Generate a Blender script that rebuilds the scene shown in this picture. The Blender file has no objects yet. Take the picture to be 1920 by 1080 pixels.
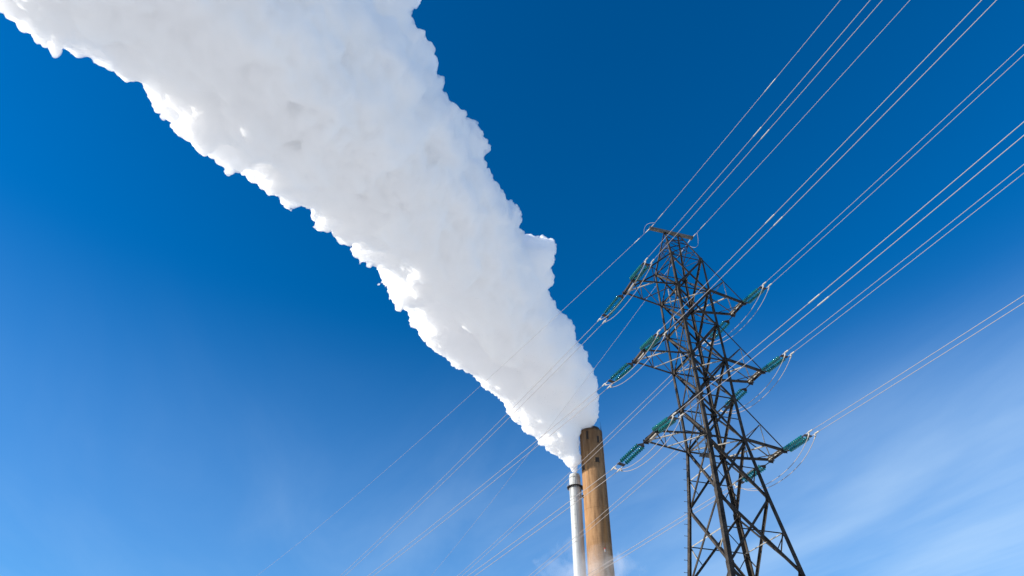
import bpy, bmesh, math, random
import numpy as np
from mathutils import Vector, Matrix, noise

# ------------------------------------------------------------------ camera, sky, sun
scene = bpy.context.scene
COL = scene.collection
R = math.radians
CAM_POS = [-20.9497, -29.7558, 1.6]
CAM_ROT = [[0.958732, -0.284131, 0.010157], [-0.190341, -0.614902, 0.765288], [-0.211196, -0.735639, -0.643608]]
cd = bpy.data.cameras.new('camera')
cam = bpy.data.objects.new('camera', cd); COL.objects.link(cam)
cd.sensor_width = 36; cd.lens = 22.661; cd.clip_end = 20000; cd.clip_start = 0.1
cam.matrix_world = Matrix.Translation(CAM_POS) @ Matrix(CAM_ROT).transposed().to_4x4()
scene.camera = cam

SUN_AZ, SUN_EL = R(177), R(20)
SUN_DIR = Vector((math.cos(SUN_AZ)*math.cos(SUN_EL), math.sin(SUN_AZ)*math.cos(SUN_EL), math.sin(SUN_EL)))
sl = bpy.data.lights.new('sun', 'SUN'); sl.energy = 3.8; sl.angle = R(0.5); sl.color = (1.0, 0.93, 0.82)
so = bpy.data.objects.new('sun', sl); COL.objects.link(so)
so.rotation_euler = SUN_DIR.to_track_quat('Z', 'Y').to_euler()

w = bpy.data.worlds.new('World'); scene.world = w; w.use_nodes = True
nt = w.node_tree; N = nt.nodes; LK = nt.links
for n in list(N): N.remove(n)
def wn(t, **k):
    n = N.new(t)
    for a, b in k.items(): setattr(n, a, b)
    return n
sky = wn('ShaderNodeTexSky', sky_type='NISHITA', sun_disc=False, sun_elevation=SUN_EL, sun_rotation=math.pi/2-SUN_AZ, altitude=300, air_density=1.0, dust_density=0.35, ozone_density=3.0)
hs = wn('ShaderNodeHueSaturation'); hs.inputs['Saturation'].default_value = 1.6; hs.inputs['Value'].default_value = 1.55; hs.inputs['Hue'].default_value = 0.506
LK.new(sky.outputs[0], hs.inputs['Color'])
tc = wn('ShaderNodeTexCoord')
# thin high cloud: stretched noise on a plane far overhead (direction divided by its height)
sep = wn('ShaderNodeSeparateXYZ'); LK.new(tc.outputs['Generated'], sep.inputs[0])
mz = wn('ShaderNodeMath', operation='MAXIMUM'); LK.new(sep.outputs['Z'], mz.inputs[0]); mz.inputs[1].default_value = 0.05
dx = wn('ShaderNodeMath', operation='DIVIDE'); LK.new(sep.outputs['X'], dx.inputs[0]); LK.new(mz.outputs[0], dx.inputs[1])
dy = wn('ShaderNodeMath', operation='DIVIDE'); LK.new(sep.outputs['Y'], dy.inputs[0]); LK.new(mz.outputs[0], dy.inputs[1])
cxy = wn('ShaderNodeCombineXYZ'); LK.new(dx.outputs[0], cxy.inputs[0]); LK.new(dy.outputs[0], cxy.inputs[1])
mp = wn('ShaderNodeMapping'); mp.inputs['Rotation'].default_value = (0, 0, R(-70)); mp.inputs['Scale'].default_value = (1.0, 0.3, 1)
LK.new(cxy.outputs[0], mp.inputs[0])
ns = wn('ShaderNodeTexNoise'); ns.inputs['Scale'].default_value = 1.6; ns.inputs['Detail'].default_value = 7; ns.inputs['Roughness'].default_value = 0.55; ns.inputs['Distortion'].default_value = 0.5
LK.new(mp.outputs[0], ns.inputs['Vector'])
cr = wn('ShaderNodeMapRange', interpolation_type='SMOOTHSTEP'); cr.inputs['From Min'].default_value = 0.3; cr.inputs['From Max'].default_value = 0.85
LK.new(ns.outputs[0], cr.inputs[0])
# cloud bank lies low in the east and south-east, clear overhead
lo = wn('ShaderNodeMapRange', interpolation_type='SMOOTHSTEP'); lo.inputs['From Min'].default_value = 0.62; lo.inputs['From Max'].default_value = 0.26
LK.new(sep.outputs['Z'], lo.inputs[0])
sx_ = wn('ShaderNodeMapRange', interpolation_type='SMOOTHSTEP'); sx_.inputs['From Min'].default_value = -0.3; sx_.inputs['From Max'].default_value = 0.75; sx_.inputs['To Min'].default_value = 0.35
LK.new(sep.outputs['X'], sx_.inputs[0])
ml2 = wn('ShaderNodeMath', operation='MULTIPLY'); LK.new(cr.outputs[0], ml2.inputs[0]); LK.new(sx_.outputs[0], ml2.inputs[1])
mul = wn('ShaderNodeMath', operation='MULTIPLY'); LK.new(ml2.outputs[0], mul.inputs[0]); LK.new(lo.outputs[0], mul.inputs[1])
# pale veil towards the horizon
ve = wn('ShaderNodeMapRange', interpolation_type='SMOOTHSTEP'); ve.inputs['From Min'].default_value = 0.62; ve.inputs['From Max'].default_value = 0.12; ve.inputs['To Max'].default_value = 0.38
LK.new(sep.outputs['Z'], ve.inputs[0])
mx0 = wn('ShaderNodeMixRGB'); LK.new(ve.outputs[0], mx0.inputs[0]); LK.new(hs.outputs[0], mx0.inputs[1]); mx0.inputs[2].default_value = (3.0, 5.0, 8.9, 1)
bz = wn('ShaderNodeMapRange', interpolation_type='SMOOTHSTEP'); bz.inputs['From Min'].default_value = 0.56; bz.inputs['From Max'].default_value = 0.30; LK.new(sep.outputs['Z'], bz.inputs[0])
bx = wn('ShaderNodeMapRange', interpolation_type='SMOOTHSTEP'); bx.inputs['From Min'].default_value = 0.25; bx.inputs['From Max'].default_value = 0.9; LK.new(sep.outputs['X'], bx.inputs[0])
bm_ = wn('ShaderNodeMath', operation='MULTIPLY'); LK.new(bz.outputs[0], bm_.inputs[0]); LK.new(bx.outputs[0], bm_.inputs[1])
n2 = wn('ShaderNodeTexNoise'); n2.inputs['Scale'].default_value = 2.2; n2.inputs['Detail'].default_value = 4; LK.new(mp.outputs[0], n2.inputs['Vector'])
n2r = wn('ShaderNodeMapRange'); n2r.inputs['From Min'].default_value = 0.3; n2r.inputs['From Max'].default_value = 0.7; n2r.inputs['To Min'].default_value = 0.18; n2r.inputs['To Max'].default_value = 0.5; LK.new(n2.outputs[0], n2r.inputs[0])
bm2 = wn('ShaderNodeMath', operation='MULTIPLY'); LK.new(bm_.outputs[0], bm2.inputs[0]); LK.new(n2r.outputs[0], bm2.inputs[1])
mm = wn('ShaderNodeMath', operation='MULTIPLY_ADD'); LK.new(mul.outputs[0], mm.inputs[0]); mm.inputs[1].default_value = 0.3; LK.new(bm2.outputs[0], mm.inputs[2])
mx = wn('ShaderNodeMixRGB'); LK.new(mm.outputs[0], mx.inputs[0]); LK.new(mx0.outputs[0], mx.inputs[1]); mx.inputs[2].default_value = (5.5, 7.4, 9.5, 1)
bg = wn('ShaderNodeBackground'); bg.inputs[1].default_value = 0.058
LK.new(mx.outputs[0], bg.inputs[0])
ow = wn('ShaderNodeOutputWorld'); LK.new(bg.outputs[0], ow.inputs[0])
scene.view_settings.view_transform = 'Standard'; scene.view_settings.look = 'None'
scene.view_settings.exposure = 0.95; scene.view_settings.gamma = 1
cy = scene.cycles if hasattr(scene, 'cycles') else None
if cy:
    cy.volume_bounces = 256; cy.max_bounces = 256; cy.transparent_max_bounces = 24; cy.volume_step_rate = 1.5; cy.volume_max_steps = 128
    cy.diffuse_bounces = 4; cy.glossy_bounces = 4; cy.transmission_bounces = 8

# ------------------------------------------------------------------ helpers
def tag(o, label=None, cat=None, group=None, kind=None):
    if label: o['label'] = label
    if cat: o['category'] = cat
    if group: o['group'] = group
    if kind: o['kind'] = kind
    return o
def obj(name, me, mat=None, parent=None, loc=None):
    if isinstance(me, bmesh.types.BMesh):
        m = bpy.data.meshes.new(name); me.to_mesh(m); me.free(); me = m
    if mat and not me.materials: me.materials.append(mat)
    o = bpy.data.objects.new(name, me); COL.objects.link(o)
    if parent: o.parent = parent
    if loc is not None: o.location = loc
    return o
def empty(name, loc=(0, 0, 0)):
    o = bpy.data.objects.new(name, None); COL.objects.link(o); o.location = loc; o.empty_display_size = 0.3
    return o
def prof(bm, a, b, pts, e1, e2):
    """extrude a closed profile (list of 2-D pts along e1,e2) from a to b"""
    a, b = Vector(a), Vector(b)
    va = [bm.verts.new(a+e1*p[0]+e2*p[1]) for p in pts]; vb = [bm.verts.new(b+e1*p[0]+e2*p[1]) for p in pts]
    n = len(pts)
    for i in range(n): bm.faces.new((va[i], va[(i+1) % n], vb[(i+1) % n], vb[i]))
    bm.faces.new(va[::-1]); bm.faces.new(vb)
def angle(bm, a, b, nrm, wdt=0.08, wd2=None, th=0.012, flip=1):
    """steel angle section: one flange square to nrm, the other standing inwards"""
    a, b, nrm = Vector(a), Vector(b), Vector(nrm)
    d = (b-a).normalized(); e1 = d.cross(nrm)
    if e1.length < 1e-4: e1 = d.cross(Vector((0.3, 0.9, 0.2)))
    e1.normalize(); e2 = d.cross(e1).normalized()
    if e2.dot(nrm) > 0: e2 = -e2
    if flip < 0: e1 = -e1
    w2 = wd2 or wdt; h = wdt/2
    prof(bm, a, b, [(-h, 0), (h, 0), (h, th), (-h+th, th), (-h+th, w2), (-h, w2)], e1, e2)
def box(bm, c, s, rot=None):
    c = Vector(c); M = rot or Matrix.Identity(3)
    vs = [bm.verts.new(c+M @ Vector((x*s[0]/2, y*s[1]/2, z*s[2]/2))) for x in (-1, 1) for y in (-1, 1) for z in (-1, 1)]
    for f in ((0, 1, 3, 2), (4, 6, 7, 5), (0, 4, 5, 1), (2, 3, 7, 6), (0, 2, 6, 4), (1, 5, 7, 3)): bm.faces.new([vs[i] for i in f])
def tube(bm, pts, r, n=6, cap=True):
    rings = []; pts = [Vector(p) for p in pts]
    for i, p in enumerate(pts):
        d = (pts[min(i+1, len(pts)-1)]-pts[max(i-1, 0)]).normalized()
        e1 = d.cross(Vector((0, 0, 1)))
        if e1.length < 0.1: e1 = d.cross(Vector((1, 0, 0)))
        e1.normalize(); e2 = d.cross(e1)
        rr = r[i] if isinstance(r, (list, tuple)) else r
        rings.append([bm.verts.new(p+(e1*math.cos(t)+e2*math.sin(t))*rr) for t in [2*math.pi*k/n for k in range(n)]])
    for A, B in zip(rings[:-1], rings[1:]):
        for k in range(n):
            f = bm.faces.new((A[k], A[(k+1) % n], B[(k+1) % n], B[k])); f.smooth = True
    if cap: bm.faces.new(rings[0][::-1]); bm.faces.new(rings[-1])
def lathe(bm, prf, n=24, c=(0, 0, 0), smooth=True):
    c = Vector(c); rings = []
    for r, z in prf: rings.append([bm.verts.new(c+Vector((r*math.cos(2*math.pi*k/n), r*math.sin(2*math.pi*k/n), z))) for k in range(n)])
    for A, B in zip(rings[:-1], rings[1:]):
        for k in range(n):
            f = bm.faces.new((A[k], A[(k+1) % n], B[(k+1) % n], B[k])); f.smooth = smooth
    return rings

# ------------------------------------------------------------------ materials
def mat(name, col, rough=0.6, metal=0.0, spec=None, **k):
    m = bpy.data.materials.new(name); m.use_nodes = True
    b = m.node_tree.nodes['Principled BSDF']
    b.inputs['Base Color'].default_value = (*col, 1); b.inputs['Roughness'].default_value = rough; b.inputs['Metallic'].default_value = metal
    if spec is not None: b.inputs['Specular IOR Level'].default_value = spec
    for a, v in k.items(): b.inputs[a.replace('_', ' ')].default_value = v
    return m
def noisy(m, c1, c2, scale=3.0, detail=6, stretch=(1, 1, 1), lo_=0.35, hi_=0.7, coord='Object'):
    t = m.node_tree; b = t.nodes['Principled BSDF']
    tcn = t.nodes.new('ShaderNodeTexCoord'); mpn = t.nodes.new('ShaderNodeMapping'); mpn.inputs['Scale'].default_value = stretch
    t.links.new(tcn.outputs[coord], mpn.inputs[0])
    nn = t.nodes.new('ShaderNodeTexNoise'); nn.inputs['Scale'].default_value = scale; nn.inputs['Detail'].default_value = detail; nn.inputs['Roughness'].default_value = 0.65
    t.links.new(mpn.outputs[0], nn.inputs['Vector'])
    r = t.nodes.new('ShaderNodeMapRange'); r.inputs['From Min'].default_value = lo_; r.inputs['From Max'].default_value = hi_; t.links.new(nn.outputs[0], r.inputs[0])
    x = t.nodes.new('ShaderNodeMixRGB'); x.inputs[1].default_value = (*c1, 1); x.inputs[2].default_value = (*c2, 1)
    t.links.new(r.outputs[0], x.inputs[0]); t.links.new(x.outputs[0], b.inputs['Base Color'])
    return x
M_STEEL = mat('weathered steel', (.2, .16, .13), 0.75, 0.0, 0.15); noisy(M_STEEL, (.014, .012, .010), (.072, .061, .051), 2.2, 7)
M_STEEL2 = mat('pale galvanised steel', (.55, .52, .46), 0.6, 0.0, 0.3); noisy(M_STEEL2, (.2, .185, .155), (.38, .35, .30), 4)
M_DARK = mat('dark iron fittings', (.035, .03, .03), 0.6, 0.2)
M_ALU = mat('weathered aluminium wire', (.29, .26, .25), 0.55, 0.1, 0.4)
M_ALU2 = mat('bright aluminium fitting', (.36, .34, .31), 0.4, 0.1)
M_GLASS = mat('green glass', (.0, .30, .27), 0.12, 0.0, 0.6, Transmission_Weight=0.8, IOR=1.5)
M_GLASS.node_tree.nodes['Principled BSDF'].inputs['Base Color'].default_value = (.02, .42, .37, 1)
M_CONC = mat('footing concrete', (.4, .38, .35), 0.9)

# ------------------------------------------------------------------ ground
g = bmesh.new(); bmesh.ops.create_grid(g, x_segments=40, y_segments=40, size=6000)
M_GR = mat('pale bounce ground', (.6, .6, .6), 0.95, 0, 0.1); noisy(M_GR, (.40, .37, .30), (.81, .78, .72), 0.15, 9, lo_=.36, hi_=.55)  # out of view; snow tone added so its bounce brightens the steam
tag(obj('ground', g, M_GR), 'unseen field given a pale snow tone to bounce light upward', 'ground', kind='structure')

# ------------------------------------------------------------------ pylon
LV = {1: (1.262, 32.655), 2: (1.256, 29.791), 3: (1.257, 26.954), 4: (1.258, 24.178), 5: (1.226, 21.482), 6: (1.25, 18.725),
      7: (1.592, 15.293), 8: (2.056, 11.456), 9: (2.72, 6.0), 10: (3.42, 0.22)}
ARM = {1: (4.217, .667), 2: (4.188, .649), 3: (4.144, .638)}
PB, PP, PZ = 1.732, .614, 36.097
SG = {'A': (-1, 1), 'B': (-1, -1), 'D': (1, -1), 'C': (1, 1)}
def node(k, l, dz=0.0):
    s = SG[k]
    if l == 0: return Vector((s[0]*PP, s[1]*0.1, PZ-0.1))
    if isinstance(l, float):
        a = int(l); t = l-a; return node(k, a).lerp(node(k, a+1), t)
    return Vector((s[0]*LV[l][0], s[1]*LV[l][0], LV[l][1]+dz))
FACES = {'AB': Vector((-1, 0, 0)), 'CD': Vector((1, 0, 0)), 'BD': Vector((0, -1, 0)), 'AC': Vector((0, 1, 0))}
pyl = empty('power_pylon', (0, 0, 0))
tag(pyl, 'dark lattice steel power pylon with six crossarms and a short top bar', 'pylon')
def leg(k):
    bm = bmesh.new(); sx, sy = SG[k]
    def ring(p, b, t):
        pr = [(0, 0), (-sx*b, 0), (-sx*b, -sy*t), (-sx*t, -sy*t), (-sx*t, -sy*b), (0, -sy*b)]
        return [bm.verts.new(p+Vector((x, y, 0))) for x, y in pr]
    rs = []
    for l, b in ((0, .09), (1, .13), (2, .16), (3, .17), (4, .18), (5, .19), (6, .21), (7, .24), (8, .25), (9, .25), (10, .25)):
        rs.append(ring(node(k, l), b, .02))
    for a, b in zip(rs[:-1], rs[1:]):
        for i in range(6): bm.faces.new((a[i], a[(i+1) % 6], b[(i+1) % 6], b[i]))
    bm.faces.new(rs[0]); bm.faces.new(rs[-1][::-1])
    bmesh.ops.recalc_face_normals(bm, faces=bm.faces)
    # joint plates at the panel points
    for l in range(1, 9):
        p = node(k, l)
        for ax in (0, 1):
            c = p+Vector((-sx*(.16 if ax == 0 else .03), -sy*(.03 if ax == 0 else .16), 0))
            box(bm, c, (.3, .014, .34) if ax == 0 else (.014, .3, .34))
    return obj('leg', bm, M_STEEL, pyl)
for k in 'ABDC': leg(k)
def brace(name, a, b, n, wd=.08, inset=.03, w2=None, m=None, flip=1, parent=None):
    bm = bmesh.new(); o = -Vector(n)*inset
    d = (Vector(b)-Vector(a)).normalized()*0.04
    angle(bm, Vector(a)+o+d, Vector(b)+o-d, n, wd, w2, flip=flip)
    return obj(name, bm, m or M_STEEL, parent or pyl)
def inn(p, f=.035):   # pull a leg corner point a little inwards so braces sit on the flanges
    return Vector((p.x-math.copysign(f, p.x), p.y-math.copysign(f, p.y), p.z))
for fk, n in FACES.items():
    p, q = fk
    heavy = {'AB': (p, q), 'BD': (q, p), 'AC': (q, p), 'CD': (q, p)}[fk]
    for l in range(1, 10):
        lower = l >= 6
        w1, w2 = (.13, .09) if not lower else (.13, .12)
        brace('cross_brace', inn(node(heavy[0], l)), inn(node(heavy[1], l+1)), n, w1, .045, m=None)
        brace('cross_brace', inn(node(heavy[1], l)), inn(node(heavy[0], l+1)), n, w2, .075, flip=-1)
    for l in range(1, 7):
        brace('horizontal_strut', inn(node(p, l)), inn(node(q, l)), n, .11 if l % 2 == 0 else .085, .105)
    for l in (6, 7, 8):
        t = l+.5
        brace('horizontal_strut', inn(node(p, t)), inn(node(q, t)), n, .06, .105, m=M_STEEL2 if fk in ('AB', 'CD') else None)
        for k, o_ in ((p, q), (q, p)):
            a = node(k, t); b = node(o_, l).lerp(node(k, l+1), .74)
            brace('stay_bar', inn(a), inn(b), n, .05, .13, m=M_STEEL2 if fk == 'AB' else None)
    # peak
    a0, b0, a5, b5, a1, b1 = node(p, 0), node(q, 0), node(p, 0).lerp(node(p, 1), .42), node(q, 0).lerp(node(q, 1), .42), node(p, 1), node(q, 1)
    wide = fk in ('BD', 'AC')
    brace('peak_brace', a5, b5, n, .05, .03)
    if wide:
        a3, b3 = node(p, 0).lerp(node(p, 1), .2), node(q, 0).lerp(node(q, 1), .2)
        for u, v in ((a0, b3), (a3, b5), (b3, a5), (a5, b1), (b5, a1)): brace('peak_brace', u, v, n, .05, .05)
    else:
        a7, b7 = node(p, 0).lerp(node(p, 1), .7), node(q, 0).lerp(node(q, 1), .7)
        for u, v in ((a5, b7), (a7, b7), (a7, b1), (b5, a7)): brace('peak_brace', u, v, n, .045, .05)
brace('horizontal_strut', inn(node('B', 5.5)), inn(node('D', 5.5)), FACES['BD'], .06, .105)
brace('horizontal_strut', inn(node('A', 5.5)), inn(node('C', 5.5)), FACES['AC'], .06, .105)
for l in (2, 4, 6):
    brace('plan_brace', inn(node('A', l), .1)+Vector((0, 0, .05)), inn(node('D', l), .1)+Vector((0, 0, .05)), (0, 0, -1), .06, -.02, m=M_STEEL2)
    brace('plan_brace', inn(node('B', l), .1), inn(node('C', l), .1), (0, 0, -1), .07, -.12)
# crossarms
LETT = {'l': ('B', 'A'), 'r': ('D', 'C')}
for a in (1, 2, 3):
    for s in 'lr':
        sx = -1 if s == 'l' else 1; X, T = ARM[a]; kn, kf = LETT[s]
        lo_, up_ = 2*a, 2*a-1
        tn, tf = Vector((sx*X, -T, LV[lo_][1])), Vector((sx*X, T, LV[lo_][1]))
        bn, bf, un, uf = node(kn, lo_), node(kf, lo_), node(kn, up_), node(kf, up_)
        bm = bmesh.new()
        dn = Vector((0, 0, -1))
        e = Vector((sx*.05, 0, 0))
        angle(bm, inn(bn), tn+e, dn, .15, .12, .016); angle(bm, inn(bf), tf+e, dn, .14, .12, .016)
        angle(bm, inn(un), tn+Vector((0, -.01, .14)), Vector((0, -1, 0)), .085, .07); angle(bm, inn(uf), tf+Vector((0, .01, .14)), Vector((0, 1, 0)), .085, .07)
        arm = obj('crossarm', bm, M_STEEL, pyl)
        # tip beams
        for dxx, m_ in ((0.0, M_STEEL), (-.24, M_STEEL2)):
            bb = bmesh.new(); angle(bb, tn+Vector((sx*(.03+dxx), -.1, .05)), tf+Vector((sx*(.03+dxx), .1, .05)), (sx, 0, 0), .13, .11, .014); obj('tip_beam', bb, m_, arm)
        for t_, yy in ((tn, -1), (tf, 1)):
            bb = bmesh.new(); box(bb, t_+Vector((-sx*.05, yy*.06, .0)), (.34, .02, .26)); box(bb, t_+Vector((-sx*.04, 0, -.035)), (.3, .26, .018)); obj('tip_plate', bb, M_DARK, arm)
        mn, mf = bn.lerp(tn, .5), bf.lerp(tf, .5); gn, gf = un.lerp(tn, .5), uf.lerp(tf, .5)
        ny, py_ = Vector((0, -1, 0)), Vector((0, 1, 0))
        def ab(u, v, n, wd=.055, ins=.03, m=None): brace('brace', u, v, n, wd, ins, m=m, parent=arm)
        ab(gn, mn, ny, .055, .02, M_STEEL2 if s == 'r' else None); ab(gf, mf, py_, .055)
        ab(gn, bn, ny, .06, .05); ab(gf, bf, py_, .06, .05)
        up = Vector((0, 0, -1))
        ab(tf, mn, up, .06, -.02, M_STEEL2); ab(tn, mf, up, .05, -.04)
        if s == 'l': ab(bn, mf, up, .07, -.02, M_STEEL2 if a > 1 else None)
        else: ab(bf, mn, up, .07, -.02, M_STEEL2)
        ab(gn, gf, Vector((0, 0, 1)), .05, .02)
# top bar
bm = bmesh.new()
ZB = PZ+.02
prof(bm, (-PB, 0, ZB), (PB, 0, ZB), [(-.11, -.1), (.11, -.1), (.11, -.085), (-.09, -.085), (-.09, .085), (.11, .085), (.11, .1), (-.11, .1)], Vector((0, 1, 0)), Vector((0, 0, 1)))
M_BAR = mat('dull grey steel', (.14, .125, .105), .75, 0, .15); noisy(M_BAR, (.1, .09, .075), (.19, .17, .145), 3)
bar = obj('top_bar', bm, M_BAR, pyl)
for sx in (-1, 1):
    bm = bmesh.new(); box(bm, (sx*(PB+.02), 0, ZB), (.03, .26, .24)); box(bm, (sx*PB, -.16, ZB-.02), (.1, .1, .05)); box(bm, (sx*PB, .16, ZB-.02), (.1, .1, .05)); obj('end_plate', bm, M_DARK, bar)
# ladder inside the body
bm = bmesh.new()
LX0, LX1, LY = -.5, .06, 1.02
for x in (LX0, LX1): box(bm, (x, LY, 24.95), (.035, .06, 12.7))
z = 18.8
while z < 31.2:
    tube(bm, [(LX0, LY, z), (LX1, LY, z)], .011, 5); z += .3
obj('ladder', bm, M_STEEL2, pyl)
bm = bmesh.new(); box(bm, (-.05, 1.0, 18.62), (.75, .5, .03)); obj('rest_platform', bm, M_DARK, pyl)
# step bolts on the chimney-side leg
sb = None; l = 6.15; zz = 18.3
bmb = bmesh.new(); tube(bmb, [(0, 0, 0), (-.2, .0, .0)], .013, 6); tube(bmb, [(-.2, 0, 0), (-.215, 0, 0)], .022, 6)
bolt_me = bpy.data.meshes.new('step_bolt'); bmb.to_mesh(bolt_me); bmb.free(); bolt_me.materials.append(M_DARK)
while zz > 3.5:
    for a, b in ((6, 7), (7, 8), (8, 9), (9, 10)):
        if LV[b][1] <= zz <= LV[a][1]:
            t = (LV[a][1]-zz)/(LV[a][1]-LV[b][1]); p = node('A', a).lerp(node('A', b), t)
            obj('step_bolt', bolt_me, None, pyl, p+Vector((0, -.05, 0))); break
    zz -= .62
for k in 'ABCD':
    p = node(k, 10); bm = bmesh.new(); lathe(bm, [(.0, .42), (.3, .42), (.38, .36), (.4, -.3)], 20, (p.x, p.y, 0)); obj('footing', bm, M_CONC, pyl)

# ------------------------------------------------------------------ insulators, wires, jumpers
INS = [('n', 'l', 1, (-4.217, -0.667, 29.791), (-4.154, -2.891, 29.597), -1.5421, -0.1314), ('n', 'l', 2, (-4.188, -0.649, 24.178), (-4.102, -2.872, 23.964), -1.5321, -0.0761), ('n', 'l', 3, (-4.144, -0.638, 18.725), (-4.017, -2.86, 18.564), -1.5134, -0.0391), ('n', 'r', 1, (4.217, -0.667, 29.791), (4.365, -3.013, 29.617), -1.508, -0.0431), ('n', 'r', 2, (4.188, -0.649, 24.178), (4.393, -2.99, 24.149), -1.4836, -0.0068), ('n', 'r', 3, (4.144, -0.638, 18.725), (4.306, -2.983, 18.781), -1.502, -0.0148), ('f', 'l', 1, (-4.217, 0.667, 29.791), (-4.908, 3.005, 29.033), 1.858, -0.1666), ('f', 'l', 2, (-4.188, 0.649, 24.178), (-5.028, 2.937, 23.682), 1.9227, -0.1667), ('f', 'l', 3, (-4.144, 0.638, 18.725), (-4.94, 2.942, 18.01), 1.9034, -0.1666), ('f', 'r', 1, (4.217, 0.667, 29.791), (3.568, 3.404, 29.151), 1.8037, -0.188), ('f', 'r', 2, (4.188, 0.649, 24.178), (3.561, 3.391, 23.497), 1.7958, -0.1889), ('f', 'r', 3, (4.144, 0.638, 18.725), (3.273, 3.313, 18.206), 1.8859, -0.1486)]
disc = bmesh.new()
lathe(disc, [(.045, .018), (.07, .012), (.105, -.004), (.127, -.028), (.131, -.044), (.124, -.048), (.114, -.034), (.1, -.046), (.092, -.03), (.078, -.044), (.068, -.026), (.045, -.034), (.03, -.02)], 20)
bmesh.ops.recalc_face_normals(disc, faces=disc.faces)
disc_me = bpy.data.meshes.new('glass_disc'); disc.to_mesh(disc_me); disc.free(); disc_me.materials.append(M_GLASS)
NDISC, PITCH = 11, .146
pins = bmesh.new()
for i in range(NDISC):
    z = i*PITCH
    lathe(pins, [(.0, z+.055), (.03, z+.055), (.048, z+.04), (.052, z+.012), (.05, z-.004), (.014, z-.012), (.014, z-.09)], 12)
pins_me = bpy.data.meshes.new('insulator_string'); pins.to_mesh(pins_me); pins.free(); pins_me.materials.append(M_DARK)
bm = bmesh.new()
def plate(bm, pts, th):
    va = [bm.verts.new((x, -th/2, z)) for x, z in pts]; vb = [bm.verts.new((x, th/2, z)) for x, z in pts]; n = len(pts)
    for i in range(n): bm.faces.new((va[i], va[(i+1) % n], vb[(i+1) % n], vb[i]))
    bm.faces.new(va[::-1]); bm.faces.new(vb)
ARMN = {1: 'top', 2: 'middle', 3: 'bottom'}
SIDE = {'l': 'chimney side', 'r': 'open sky side'}
HS = .2; HC = .225
def side_words(s): return SIDE[s]
def cl_obj(parent, x, z, up):
    """strain clamp at the line end of an assembly (local coords)"""
    b = bmesh.new()
    tube(b, [(x, 0, z-.2), (x, 0, z-.02)], [.02, .022], 8)
    tube(b, [(x, 0, z-.02), (x, 0, z+.06), (x, 0, z+.3), (x, 0, z+.36)], [.035, .05, .042, .022], 10)
    c = obj('strain_clamp', b, M_ALU2, parent)
    b = bmesh.new(); tube(b, [(x, 0, z+.02), (x, .0+up[1]*.14, z-.03)], [.04, .03], 8); obj('jumper_lug', b, M_ALU2, c)
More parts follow.
